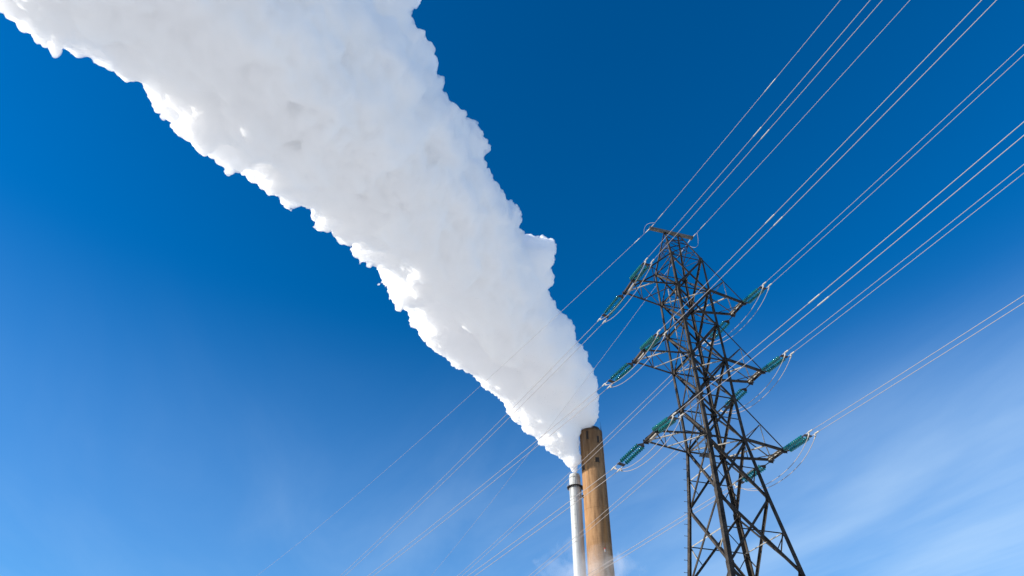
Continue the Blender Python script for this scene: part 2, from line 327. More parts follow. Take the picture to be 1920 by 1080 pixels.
for (nf, s, lv, tip, T, az, slp) in INS:
    tip, T = Vector(tip), Vector(T); dvec = T-tip; Ltot = dvec.length; dz_ = dvec.normalized()
    hx = Vector((-math.sin(az), math.cos(az), 0)) if nf == 'n' else Vector((math.sin(az), -math.cos(az), 0))
    # local frame: Z along the string, X level across it, Y the remaining axis (up or down)
    hx = (hx-dz_*hx.dot(dz_)).normalized(); hy = dz_.cross(hx).normalized()
    M = Matrix((hx, hy, dz_)).transposed().to_4x4(); M.translation = tip
    root = empty('insulator_assembly'); root.matrix_world = M
    pull = 'pulling overhead' if nf == 'n' else 'pulling away'
    tag(root, f'green glass insulator pair at the {ARMN[lv]} crossarm tip, {side_words(s)}, {pull}', 'insulator', 'glass insulator pairs on the crossarm tips')
    sgn = 1 if hy.z < 0 else -1         # local +Y*sgn points down
    end = Ltot-.02
    z_line = end-.42                     # line yoke
    z_first = z_line-.12-(NDISC-1)*PITCH  # first disc
    z_tow = z_first-.2
    b = bmesh.new(); tube(b, [(0, 0, -.02), (0, 0, max(z_tow-.1, .05))], .028, 8); tube(b, [(0, 0, -.05), (0, 0, .06)], .05, 8); obj('link', b, M_DARK if nf == 'n' or s == 'l' else M_STEEL, root)
    b = bmesh.new(); plate(b, [(-.05, z_tow-.12), (.05, z_tow-.12), (HS+.06, z_tow+.06), (HS+.06, z_tow+.12), (-HS-.06, z_tow+.12), (-HS-.06, z_tow+.06)], .03); obj('yoke_plate', b, M_DARK if not (s == 'r' and nf == 'f') else M_STEEL, root)
    b = bmesh.new(); plate(b, [(-HS-.06, z_line), (HS+.06, z_line), (HC+.05, z_line+.2), (-HC-.05, z_line+.2)], .03); obj('yoke_plate', b, M_DARK, root)
    for x in (-HS, HS):
        st = obj('insulator_string', pins_me, None, root, (x, 0, z_first)); 
        # shackles at both ends of each string
        for i in range(NDISC):
            d = bpy.data.objects.new('glass_disc', disc_me); COL.objects.link(d); d.parent = st; d.location = (0, 0, i*PITCH)
        b = bmesh.new(); tube(b, [(x, 0, z_tow+.08), (x, 0, z_first+.03)], .018, 6); tube(b, [(x, 0, z_first+(NDISC-1)*PITCH-.05), (x, 0, z_line+.05)], .018, 6); obj('shackle', b, M_DARK, root)
    for x in (-HC, HC): cl_obj(root, x, end, (0, sgn))
    root['_x'] = 0
    root_info = (hx, hy, dz_, sgn)
    # ---- conductors
    for q, xo in enumerate((-HC, HC)):
        P0 = T+hx*xo+dz_*.3
        world_x = (hx*xo).x
        which = 'chimney-side wire' if world_x < 0 else 'outer wire'
        dirh = Vector((math.cos(az), math.sin(az), 0)); pts = []; tot = 115 if nf == 'n' else 258; nseg = 60
        for i in range(nseg+1):
            D = tot*(i/nseg)**1.3; pts.append(P0+dirh*D+Vector((0, 0, slp*D+.00064*D*D)))
        b = bmesh.new(); tube(b, pts, .0132 if nf == 'n' else .0165, 6)
        wo = obj('power_wire', b, M_ALU)
        way = 'running overhead' if nf == 'n' else 'running off behind the pylon'
        wh = 'left' if world_x < 0 else 'right'
        tag(wo, f'{wh} twin wire {way} from {ARMN[lv]} crossarm, {side_words(s)}', 'power wire', 'twin power wires')
        # compression joint seen on some of the overhead wires
        SPL = {('l', 1): 11.3, ('l', 2): 10.1, ('l', 3): 10.6}
        if nf == 'n' and (s, lv) in SPL:
            D = SPL[(s, lv)]; 
            pp = [P0+dirh*(D+e_)+Vector((0, 0, slp*(D+e_)+.00064*(D+e_)**2)) for e_ in (-.35, -.3, .3, .35)]
            b = bmesh.new(); tube(b, pp, [.017, .028, .028, .017], 8); obj('joint_sleeve', b, M_ALU2, wo)
ENDS = {(a[0], a[1], a[2]): a for a in INS}
for s in 'lr':
    for lv in (1, 2, 3):
        A_, B_ = ENDS[('f', s, lv)], ENDS[('n', s, lv)]
        for xo in (-HC, HC):
            def endp(e):
                az = e[5]; h = Vector((-math.sin(az), math.cos(az), 0)) if e[0] == 'n' else Vector((math.sin(az), -math.cos(az), 0))
                return Vector(e[4])+h*xo*1.0
            a, b_ = endp(A_), endp(B_); a.z -= .12; b_.z -= .12
            sag = (.62 if s == 'l' else 1.0)+(.12 if lv == 3 else 0)
            pts = []
            for i in range(25):
                t = i/24; u = 2*t-1; sg_ = sag*(.65*(1-u*u)+.35*(1-u**4)); pts.append(a.lerp(b_, t)-Vector((0, 0, sg_)))
            bm = bmesh.new(); tube(bm, pts, .0175, 6)
            jo = obj('jumper_wire', bm, M_ALU)
            wh = 'left' if xo < 0 else 'right'
            tag(jo, f'{wh} slack jumper wire looping under the {ARMN[lv]} crossarm tip, {side_words(s)}', 'jumper wire', 'jumper wires under the crossarms')
            for pA, pB in ((pts[0], pts[1]), (pts[-1], pts[-2])):
                b = bmesh.new(); dd = (pB-pA).normalized(); tube(b, [pA-dd*.05, pA+dd*.02, pA+dd*.2, pA+dd*.24], [.03, .036, .03, .02], 8); obj('terminal_sleeve', b, M_ALU2, jo)
EW = [['n', 'l', [-1.732, 0.0, 36.097], -1.4662, -0.03], ['n', 'r', [1.732, 0.0, 36.097], -1.4681, -0.03], ['f', 'l', [-1.732, 0.0, 36.097], 1.9026, -0.12], ['f', 'r', [1.732, 0.0, 36.097], 1.7092, -0.2]]
ew_end = {}
for (nf, s, P, az, slp) in EW:
    P = Vector(P); dirh = Vector((math.cos(az), math.sin(az), 0)); P0 = P+dirh*.2
    tot = 115 if nf == 'n' else 258; pts = []
    for i in range(61):
        D = tot*(i/60)**1.3; pts.append(P0+dirh*D+Vector((0, 0, slp*D+.00064*D*D)))
    b = bmesh.new(); tube(b, pts, .0125 if nf == 'f' else .014, 6); wo = obj('ground_wire', b, M_ALU)
    way = 'running overhead' if nf == 'n' else 'running off behind the pylon'
    tag(wo, f'thin single wire {way} from the {"left" if s == "l" else "right"} end of the top bar', 'ground wire', 'single wires on the top bar')
    def at(D): return P0+dirh*D+Vector((0, 0, slp*D+.00064*D*D))
    b = bmesh.new(); tube(b, [at(-.2), at(-.1), at(.2), at(.35)], [.025, .035, .03, .014], 8); obj('strain_clamp', b, M_ALU2, wo)
    b = bmesh.new(); tube(b, [at(.9), at(.95), at(1.5), at(1.55)], [.015, .026, .026, .015], 8); obj('joint_sleeve', b, M_ALU2, wo)
    if nf == 'n' and s == 'l':
        b = bmesh.new(); tube(b, [at(12.6), at(12.65), at(13.6), at(13.65)], [.015, .026, .026, .015], 8); obj('joint_sleeve', b, M_ALU2, wo)
    ew_end[(nf, s)] = at(.45)
for s, sgnx in (('l', -1), ('r', 1)):
    a, b_ = ew_end[('f', s)], ew_end[('n', s)]
    side = -.22 if s == 'l' else .28
    rise = .28 if s == 'l' else -.75
    pts = [a.lerp(b_, i/20)+Vector((side*4*(i/20)*(1-i/20), 0, rise*4*(i/20)*(1-i/20))) for i in range(21)]
    bm = bmesh.new(); tube(bm, pts, .013, 6)
    tag(obj('jumper_wire', bm, M_ALU), f'thin jumper wire bowed round the {"left" if s == "l" else "right"} end of the pylon top bar', 'jumper wire', 'jumper wires at the top bar')

# ------------------------------------------------------------------ chimneys
def seam_mat():
    m = bpy.data.materials.new('stained concrete'); m.use_nodes = True; t = m.node_tree; b = t.nodes['Principled BSDF']; b.inputs['Roughness'].default_value = .9; b.inputs['Specular IOR Level'].default_value = .1
    tcn = t.nodes.new('ShaderNodeTexCoord')
    def nz(scale, stretch, det=6, rough=.6):
        mpn = t.nodes.new('ShaderNodeMapping'); mpn.inputs['Scale'].default_value = stretch; t.links.new(tcn.outputs['Object'], mpn.inputs[0])
        n = t.nodes.new('ShaderNodeTexNoise'); n.inputs['Scale'].default_value = scale; n.inputs['Detail'].default_value = det; n.inputs['Roughness'].default_value = rough
        t.links.new(mpn.outputs[0], n.inputs['Vector']); return n.outputs[0]
    def mr(s, a, b_, c=0, d=1):
        r = t.nodes.new('ShaderNodeMapRange'); r.inputs[1].default_value = a; r.inputs[2].default_value = b_; r.inputs[3].default_value = c; r.inputs[4].default_value = d; t.links.new(s, r.inputs[0]); return r.outputs[0]
    def mixc(f, c1, c2, bt='MIX'):
        x = t.nodes.new('ShaderNodeMixRGB'); x.blend_type = bt
        if isinstance(f, float): x.inputs[0].default_value = f
        else: t.links.new(f, x.inputs[0])
        for i, c in ((1, c1), (2, c2)):
            if isinstance(c, tuple): x.inputs[i].default_value = (*c, 1)
            else: t.links.new(c, x.inputs[i])
        return x.outputs[0]
    c = mixc(mr(nz(.4, (1, 1, .22), 9, .7), .3, .7), (.19, .105, .052), (.36, .215, .11))
    c = mixc(mr(nz(.16, (1, 1, .05), 4), .48, .64, 0, .55), c, (.38, .15, .028))       # rust runs
    c = mixc(mr(nz(.3, (1, 1, .06), 5), .56, .7, 0, .6), c, (.30, .235, .175))           # washed pale strips
    c = mixc(mr(nz(.9, (1, 1, .09), 8), .48, .68, 0, .6), c, (.10, .055, .03))        # thin dark streaks
    sp = t.nodes.new('ShaderNodeSeparateXYZ'); t.links.new(tcn.outputs['Object'], sp.inputs[0])
    # soot staining below the rim, broken up by vertical noise
    ad = t.nodes.new('ShaderNodeMath'); ad.operation = 'MULTIPLY_ADD'; t.links.new(nz(.5, (1, 1, .1), 4), ad.inputs[0]); ad.inputs[1].default_value = 22; t.links.new(sp.outputs[2], ad.inputs[2])
    c = mixc(mr(ad.outputs[0], 148, 164, 0, .7), c, (.085, .05, .032))
    t.links.new(c, b.inputs['Base Color'])
    # shuttering rings
    wv = t.nodes.new('ShaderNodeTexWave'); wv.wave_type = 'BANDS'; wv.bands_direction = 'Z'; wv.inputs['Scale'].default_value = .26; t.links.new(tcn.outputs['Object'], wv.inputs[0])
    bp = t.nodes.new('ShaderNodeBump'); bp.inputs['Strength'].default_value = .25; bp.inputs['Distance'].default_value = .1; t.links.new(wv.outputs[0], bp.inputs['Height']); t.links.new(bp.outputs[0], b.inputs['Normal'])
    return m
M_BROWN = seam_mat()
M_SOOT = mat('soot', (.035, .025, .02), .95)
BX, BY, BH, BR = 95.6, 233.8, 150.0, 5.46
br = empty('concrete_chimney', (BX, BY, 0)); tag(br, 'thick brown stained concrete chimney with a dark rim', 'chimney', None)
bm = bmesh.new()
prf = [(9.2, 0)]+[(BR+3.7*max(0, (1-z/90))**1.5+.05, z) for z in range(6, 148, 6)]+[(BR, 148.2), (BR+.06, 148.4), (BR+.06, BH), (BR-.55, BH), (BR-.6, BH-1)]
lathe(bm, prf, 72); bmesh.ops.recalc_face_normals(bm, faces=bm.faces); obj('shaft', bm, M_BROWN, br)
bm = bmesh.new(); lathe(bm, [(BR-.62, BH-2), (BR-.62, BH-.4), (BR-1.0, BH+.2), (BR-1.0, BH+1.5), (BR-1.15, BH+1.7), (BR-1.4, BH+1.7), (BR-1.45, BH-4)], 64); obj('flue_rim', bm, M_SOOT, br)
camdir = Vector((CAM_POS[0]-BX, CAM_POS[1]-BY, 0)).normalized(); tocam = math.atan2(camdir.y, camdir.x)
def on_shaft(par, name, ang, z, wd, h, dpt, m, rad):
    th = tocam+ang; c = Vector((math.cos(th), math.sin(th), 0))*(rad+dpt/2-.12); c.z = z
    b = bmesh.new(); box(b, c, (dpt, wd, h), Matrix.Rotation(th, 3, 'Z')); return obj(name, b, m, par)
# positive angles turn towards the right of the picture
for ang, z, wd, h in ((-.32, 146.6, 1.0, 4.2), (.62, 144.4, 1.1, 3.2), (.40, 133.8, 1.9, 2.2), (-.98, 131.2, 1.9, 2.4)):
    p = on_shaft(br, 'opening', ang, z, wd, h, .2, M_SOOT, BR)
    on_shaft(p, 'ledge', ang, z-h/2-.1, wd+.3, .18, .4, M_STEEL, BR)
on_shaft(br, 'inspection_box', -1.35, 118, .8, 1.2, .9, M_DARK, BR)
M_RED = mat('warning red', (.6, .05, .03), .5)
wl = on_shaft(br, 'warning_light', .42, 92.6, .5, 1.1, .5, M_ALU2, BR); on_shaft(wl, 'lamp_cap', .42, 93.4, .5, .5, .5, M_RED, BR)
for z in (138.5, 111.5, 84.5):
    bm = bmesh.new(); lathe(bm, [(BR+.02, z-.12), (BR+.14, z-.1), (BR+.14, z+.1), (BR+.02, z+.12)], 72, smooth=False); obj('lift_joint', bm, M_BROWN, br)
def ladder(par, ang, z0, z1, rad, m):
    th = tocam+ang; M = Matrix.Rotation(th, 3, 'Z'); bm = bmesh.new()
    for k in (-.25, .25): box(bm, M @ Vector((rad+.3, k, 0))+Vector((0, 0, (z0+z1)/2)), (.07, .07, z1-z0), M)
    z = z0
    while z < z1: box(bm, M @ Vector((rad+.3, 0, z)), (.05, .5, .05), M); z += .5
    z = z0
    while z < z1: box(bm, M @ Vector((rad+.13, 0, z)), (.4, .6, .06), M); z += 6
    return obj('ladder', bm, m, par)
ladder(br, 1.05, 3, 149, BR+.12, M_DARK)
# rim rail, rods
bm = bmesh.new()
for i in range(40):
    t = 2*math.pi*i/40; tube(bm, [((BR-.1)*math.cos(t), (BR-.1)*math.sin(t), BH), ((BR-.1)*math.cos(t), (BR-.1)*math.sin(t), BH+1.1)], .04, 4)
tube(bm, [((BR-.1)*math.cos(2*math.pi*i/40), (BR-.1)*math.sin(2*math.pi*i/40), BH+1.1) for i in range(41)], .04, 4); obj('rim_rail', bm, M_DARK, br)
for i, (ang, h) in enumerate(((1.2, 4.6), (1.45, 3.2), (-1.3, 2.6), (2.7, 3.6))):
    th = tocam+ang; bm = bmesh.new(); p = Vector(((BR-.2)*math.cos(th), (BR-.2)*math.sin(th), BH)); tube(bm, [p, p+Vector((0, 0, h))], .055, 5); obj('lightning_rod', bm, M_DARK, br)
M_WHITE = mat('white painted steel', (.74, .76, .77), .55, 0, .3); noisy(M_WHITE, (.35, .37, .375), (.46, .48, .485), .35, 6, (1, 1, .12))
M_SEAM = mat('grey seam', (.33, .34, .34), .7)
WX, WY, WH, WR = 88.9, 241.2, 131.0, 2.68
wc = empty('steel_chimney', (WX, WY, 0)); tag(wc, 'slim white steel chimney with a railed ring platform near its top', 'chimney')
bm = bmesh.new(); lathe(bm, [(WR+.5, 0), (WR+.02, 30), (WR, 120.6), (WR, 127.2), (WR-.04, 127.3), (WR-.12, 130.2), (WR-.4, 130.9), (WR-.75, 131.0), (WR-.8, 128)], 48); obj('shaft', bm, M_WHITE, wc)
for i, z in enumerate([123.2+0*1]+[119.5-6.25*k for k in range(19)]):
    if i == 0: z = 129.0
    bm = bmesh.new(); r_ = WR+(.0 if i else -.05); lathe(bm, [(r_, z-.14), (r_+.1, z-.14), (r_+.1, z+.14), (r_, z+.14)], 48, smooth=False); obj('seam_ring', bm, M_SEAM if i in (0, 1) else M_WHITE, wc)
bm = bmesh.new(); lathe(bm, [(WR+.05, 124.6), (WR+1.15, 124.6), (WR+1.15, 124.72), (WR+.05, 124.72)], 48, smooth=False)
for i in range(20):
    t = 2*math.pi*i/20; c, s_ = math.cos(t), math.sin(t)
    box(bm, ((WR+.55)*c, (WR+.55)*s_, 124.25), (1.1, .14, .6), Matrix.Rotation(t, 3, 'Z'))
plat = obj('ring_platform', bm, M_DARK, wc)
bm = bmesh.new()
for i in range(28):
    t = 2*math.pi*i/28; c, s_ = math.cos(t)*(WR+1.1), math.sin(t)*(WR+1.1); tube(bm, [(c, s_, 124.7), (c, s_, 125.8)], .035, 4)
for zr in (125.25, 125.8): tube(bm, [(math.cos(2*math.pi*i/48)*(WR+1.1), math.sin(2*math.pi*i/48)*(WR+1.1), zr) for i in range(49)], .035, 4)
obj('guard_rail', bm, M_SEAM, plat)
for ang in (-.9, .75, 1.3):
    th = tocam+ang; bm = bmesh.new(); box(bm, (math.cos(th)*(WR+.12), math.sin(th)*(WR+.12), 121.6), (.22, .22, 5.0), Matrix.Rotation(th, 3, 'Z')); obj('stay_bracket', bm, M_SEAM, wc)

ladder(wc, -.25, 3, 130, WR+.02, M_SEAM)
# ------------------------------------------------------------------ steam plumes
def steam_mat(name, dens, col=(1, 1, 1), an=0.0):
    m = bpy.data.materials.new(name); m.use_nodes = True; t = m.node_tree
    for n in list(t.nodes): t.nodes.remove(n)
    o = t.nodes.new('ShaderNodeOutputMaterial'); v = t.nodes.new('ShaderNodeVolumePrincipled')
    v.inputs['Color'].default_value = (*col, 1); v.inputs['Density'].default_value = dens; v.inputs['Anisotropy'].default_value = an
    t.links.new(v.outputs[0], o.inputs['Volume']); return m
M_STEAM = steam_mat('steam', .95, (.9999, .9999, .9999), 0.0)
def lump(v, f, seed):
    d = noise.voronoi(Vector(v)*f+Vector((seed, seed*.7, seed*1.3)), distance_metric='DISTANCE')[0][0]
    return math.sqrt(max(0.0, 1.0-min(1.0, d*d*1.1)))
def plume(name, axis, lobes, seed, voxel, label, rings=9):
    rnd = random.Random(seed)
    bm = bmesh.new()
    def ball(p, r): bmesh.ops.create_icosphere(bm, subdivisions=3 if r > 9 else 2, radius=r, matrix=Matrix.Translation(p))
    ax = [(Vector(a[:3]), a[3]) for a in axis]
    for (p, r), (q, s) in zip(ax[:-1], ax[1:]):
        d = (q-p); n = max(2, int(d.length/(min(r, s)*.22)))
        dn = d.normalized(); e1 = dn.orthogonal().normalized(); e2 = dn.cross(e1)
        for i in range(n):
            t = i/n; c = p.lerp(q, t); rr = r+(s-r)*t
            ball(c, rr*.91)
            for k in range(rings if i % 2 == 0 else 2):
                th = rnd.uniform(0, 2*math.pi); lr = rr*rnd.choice((rnd.uniform(.1, .2), rnd.uniform(.18, .42))); out = (rr*rnd.uniform(.86, .95)-lr)
                ball(c+(e1*math.cos(th)+e2*math.sin(th))*out+dn*rnd.uniform(-.1, .1)*rr, lr)
    for x, y, z, r in lobes: ball(Vector((x, y, z)), r*1.0)
    me = bpy.data.meshes.new(name+'_tmp'); bm.to_mesh(me); bm.free()
    def remesh(me_, vox, it):
        o = bpy.data.objects.new(name+'_tmp', me_); COL.objects.link(o)
        md = o.modifiers.new('r', 'REMESH'); md.mode = 'VOXEL'; md.voxel_size = vox; md.use_smooth_shade = True
        if it: ms = o.modifiers.new('s', 'SMOOTH'); ms.factor = .5; ms.iterations = it
        dg = bpy.context.evaluated_depsgraph_get(); f_ = bpy.data.meshes.new_from_object(o.evaluated_get(dg))
        bpy.data.objects.remove(o, do_unlink=True); return f_
    A = np.array([a[:3] for a in axis]); AR = np.array([a[3] for a in axis])
    def displace(fine, octs):
        for (f0, amp, sd, pw) in octs:
            n = len(fine.vertices); co = np.empty(n*3, np.float32); fine.vertices.foreach_get('co', co); co = co.reshape(-1, 3)
            nr = np.empty(n*3, np.float32); fine.vertex_normals.foreach_get('vector', nr); nr = nr.reshape(-1, 3)
            dd = ((co[:, None, :]-A[None])**2).sum(2); sc = np.clip(AR[dd.argmin(1)]/24.0, .1, 1.5)
            k = np.array([lump(co[i]/(sc[i]**.5), f0, sd) for i in range(n)], np.float32)
            q = np.array([noise.noise(Vector(co[i])*.03+Vector((sd, 0, 0))) for i in range(n)], np.float32)
            co = co+nr*((k-.82)*amp*(sc**pw)*np.clip(1+q*1.4, .3, 1.8))[:, None]
            fine.vertices.foreach_set('co', co.ravel()); fine.update()
    def warp(fine, octs):
        for (f0, amp, sd) in octs:
            n = len(fine.vertices); co = np.empty(n*3, np.float32); fine.vertices.foreach_get('co', co); co = co.reshape(-1, 3)
            dd = ((co[:, None, :]-A[None])**2).sum(2); sc = np.clip(AR[dd.argmin(1)]/24.0, .12, 1.5)**.6
            v = np.array([noise.noise_vector(Vector(co[i]/sc[i])*f0+Vector((sd, sd*.3, -sd))) for i in range(n)], np.float32)
            fine.vertices.foreach_set('co', (co+v*(amp*sc)[:, None]).ravel()); fine.update()
    fine = remesh(me, voxel*1.3, 3)
    warp(fine, ((.03, 2.2, 31.0), (.06, 3.2, 3.0), (.13, 2.2, 8.0)))
    displace(fine, ((.06, 4.6, 1.0, .8), (.13, 3.9, 5.0, .7)))
    fine = remesh(fine, voxel, 1)
    warp(fine, ((.3, 1.3, 12.0), (.7, .6, 21.0)))
    displace(fine, ((.32, 2.9, 9.0, .5), (.68, 1.9, 13.0, .35), (1.3, .85, 17.0, .2)))
    fine = remesh(fine, voxel*.9, 0)
    n = len(fine.vertices)
    fine.materials.clear(); fine.materials.append(M_STEAM)
    for p in fine.polygons: p.use_smooth = True
    root = obj(name, fine, None); tag(root, label, 'steam', kind='thing')
    print(name, n)
    return root
PB_AX = [(94.1, 230.7, 152.5, 2.3), (91.9, 228.5, 154.2, 4.9), (88.2, 226.1, 157.5, 9.0), (82.4, 220.5, 161.0, 12.8), (73.0, 213.4, 166.0, 16.1), (58.8, 200.8, 170.0, 18.5), (40.8, 184.7, 174.0, 20.5), (20.7, 163.2, 177.0, 23.1), (1.5, 146.7, 180.0, 28.3), (-19.6, 124.5, 182.0, 30.4), (-39.9, 108.2, 184.0, 34.1), (-59.3, 92.8, 186.0, 37.0), (-76.5, 79.2, 187.0, 39.2), (-91.8, 68.9, 188.0, 42.6), (-104.0, 57.8, 189.0, 44.4), (-116.0, 47.8, 190.0, 45.8)]
PW_AX = [(87.1, 235.8, 131.0, 2.0), (85.3, 232.9, 133.2, 3.2), (83.7, 232.7, 138.5, 5.8), (79.2, 232.1, 145.5, 10.1), (72.3, 229.4, 152.0, 11.2), (62.6, 225.5, 158.0, 10.6), (54.2, 222.6, 163.0, 11.1), (45.1, 216.5, 167.0, 12.5), (34.9, 211.4, 170.0, 13.3), (24.8, 205.7, 173.0, 13.6), (15.0, 198.1, 175.0, 13.8), (5.6, 187.8, 177.0, 12.7), (-4.2, 179.3, 179.0, 11.2), (-12.9, 173.1, 181.0, 9.7)]
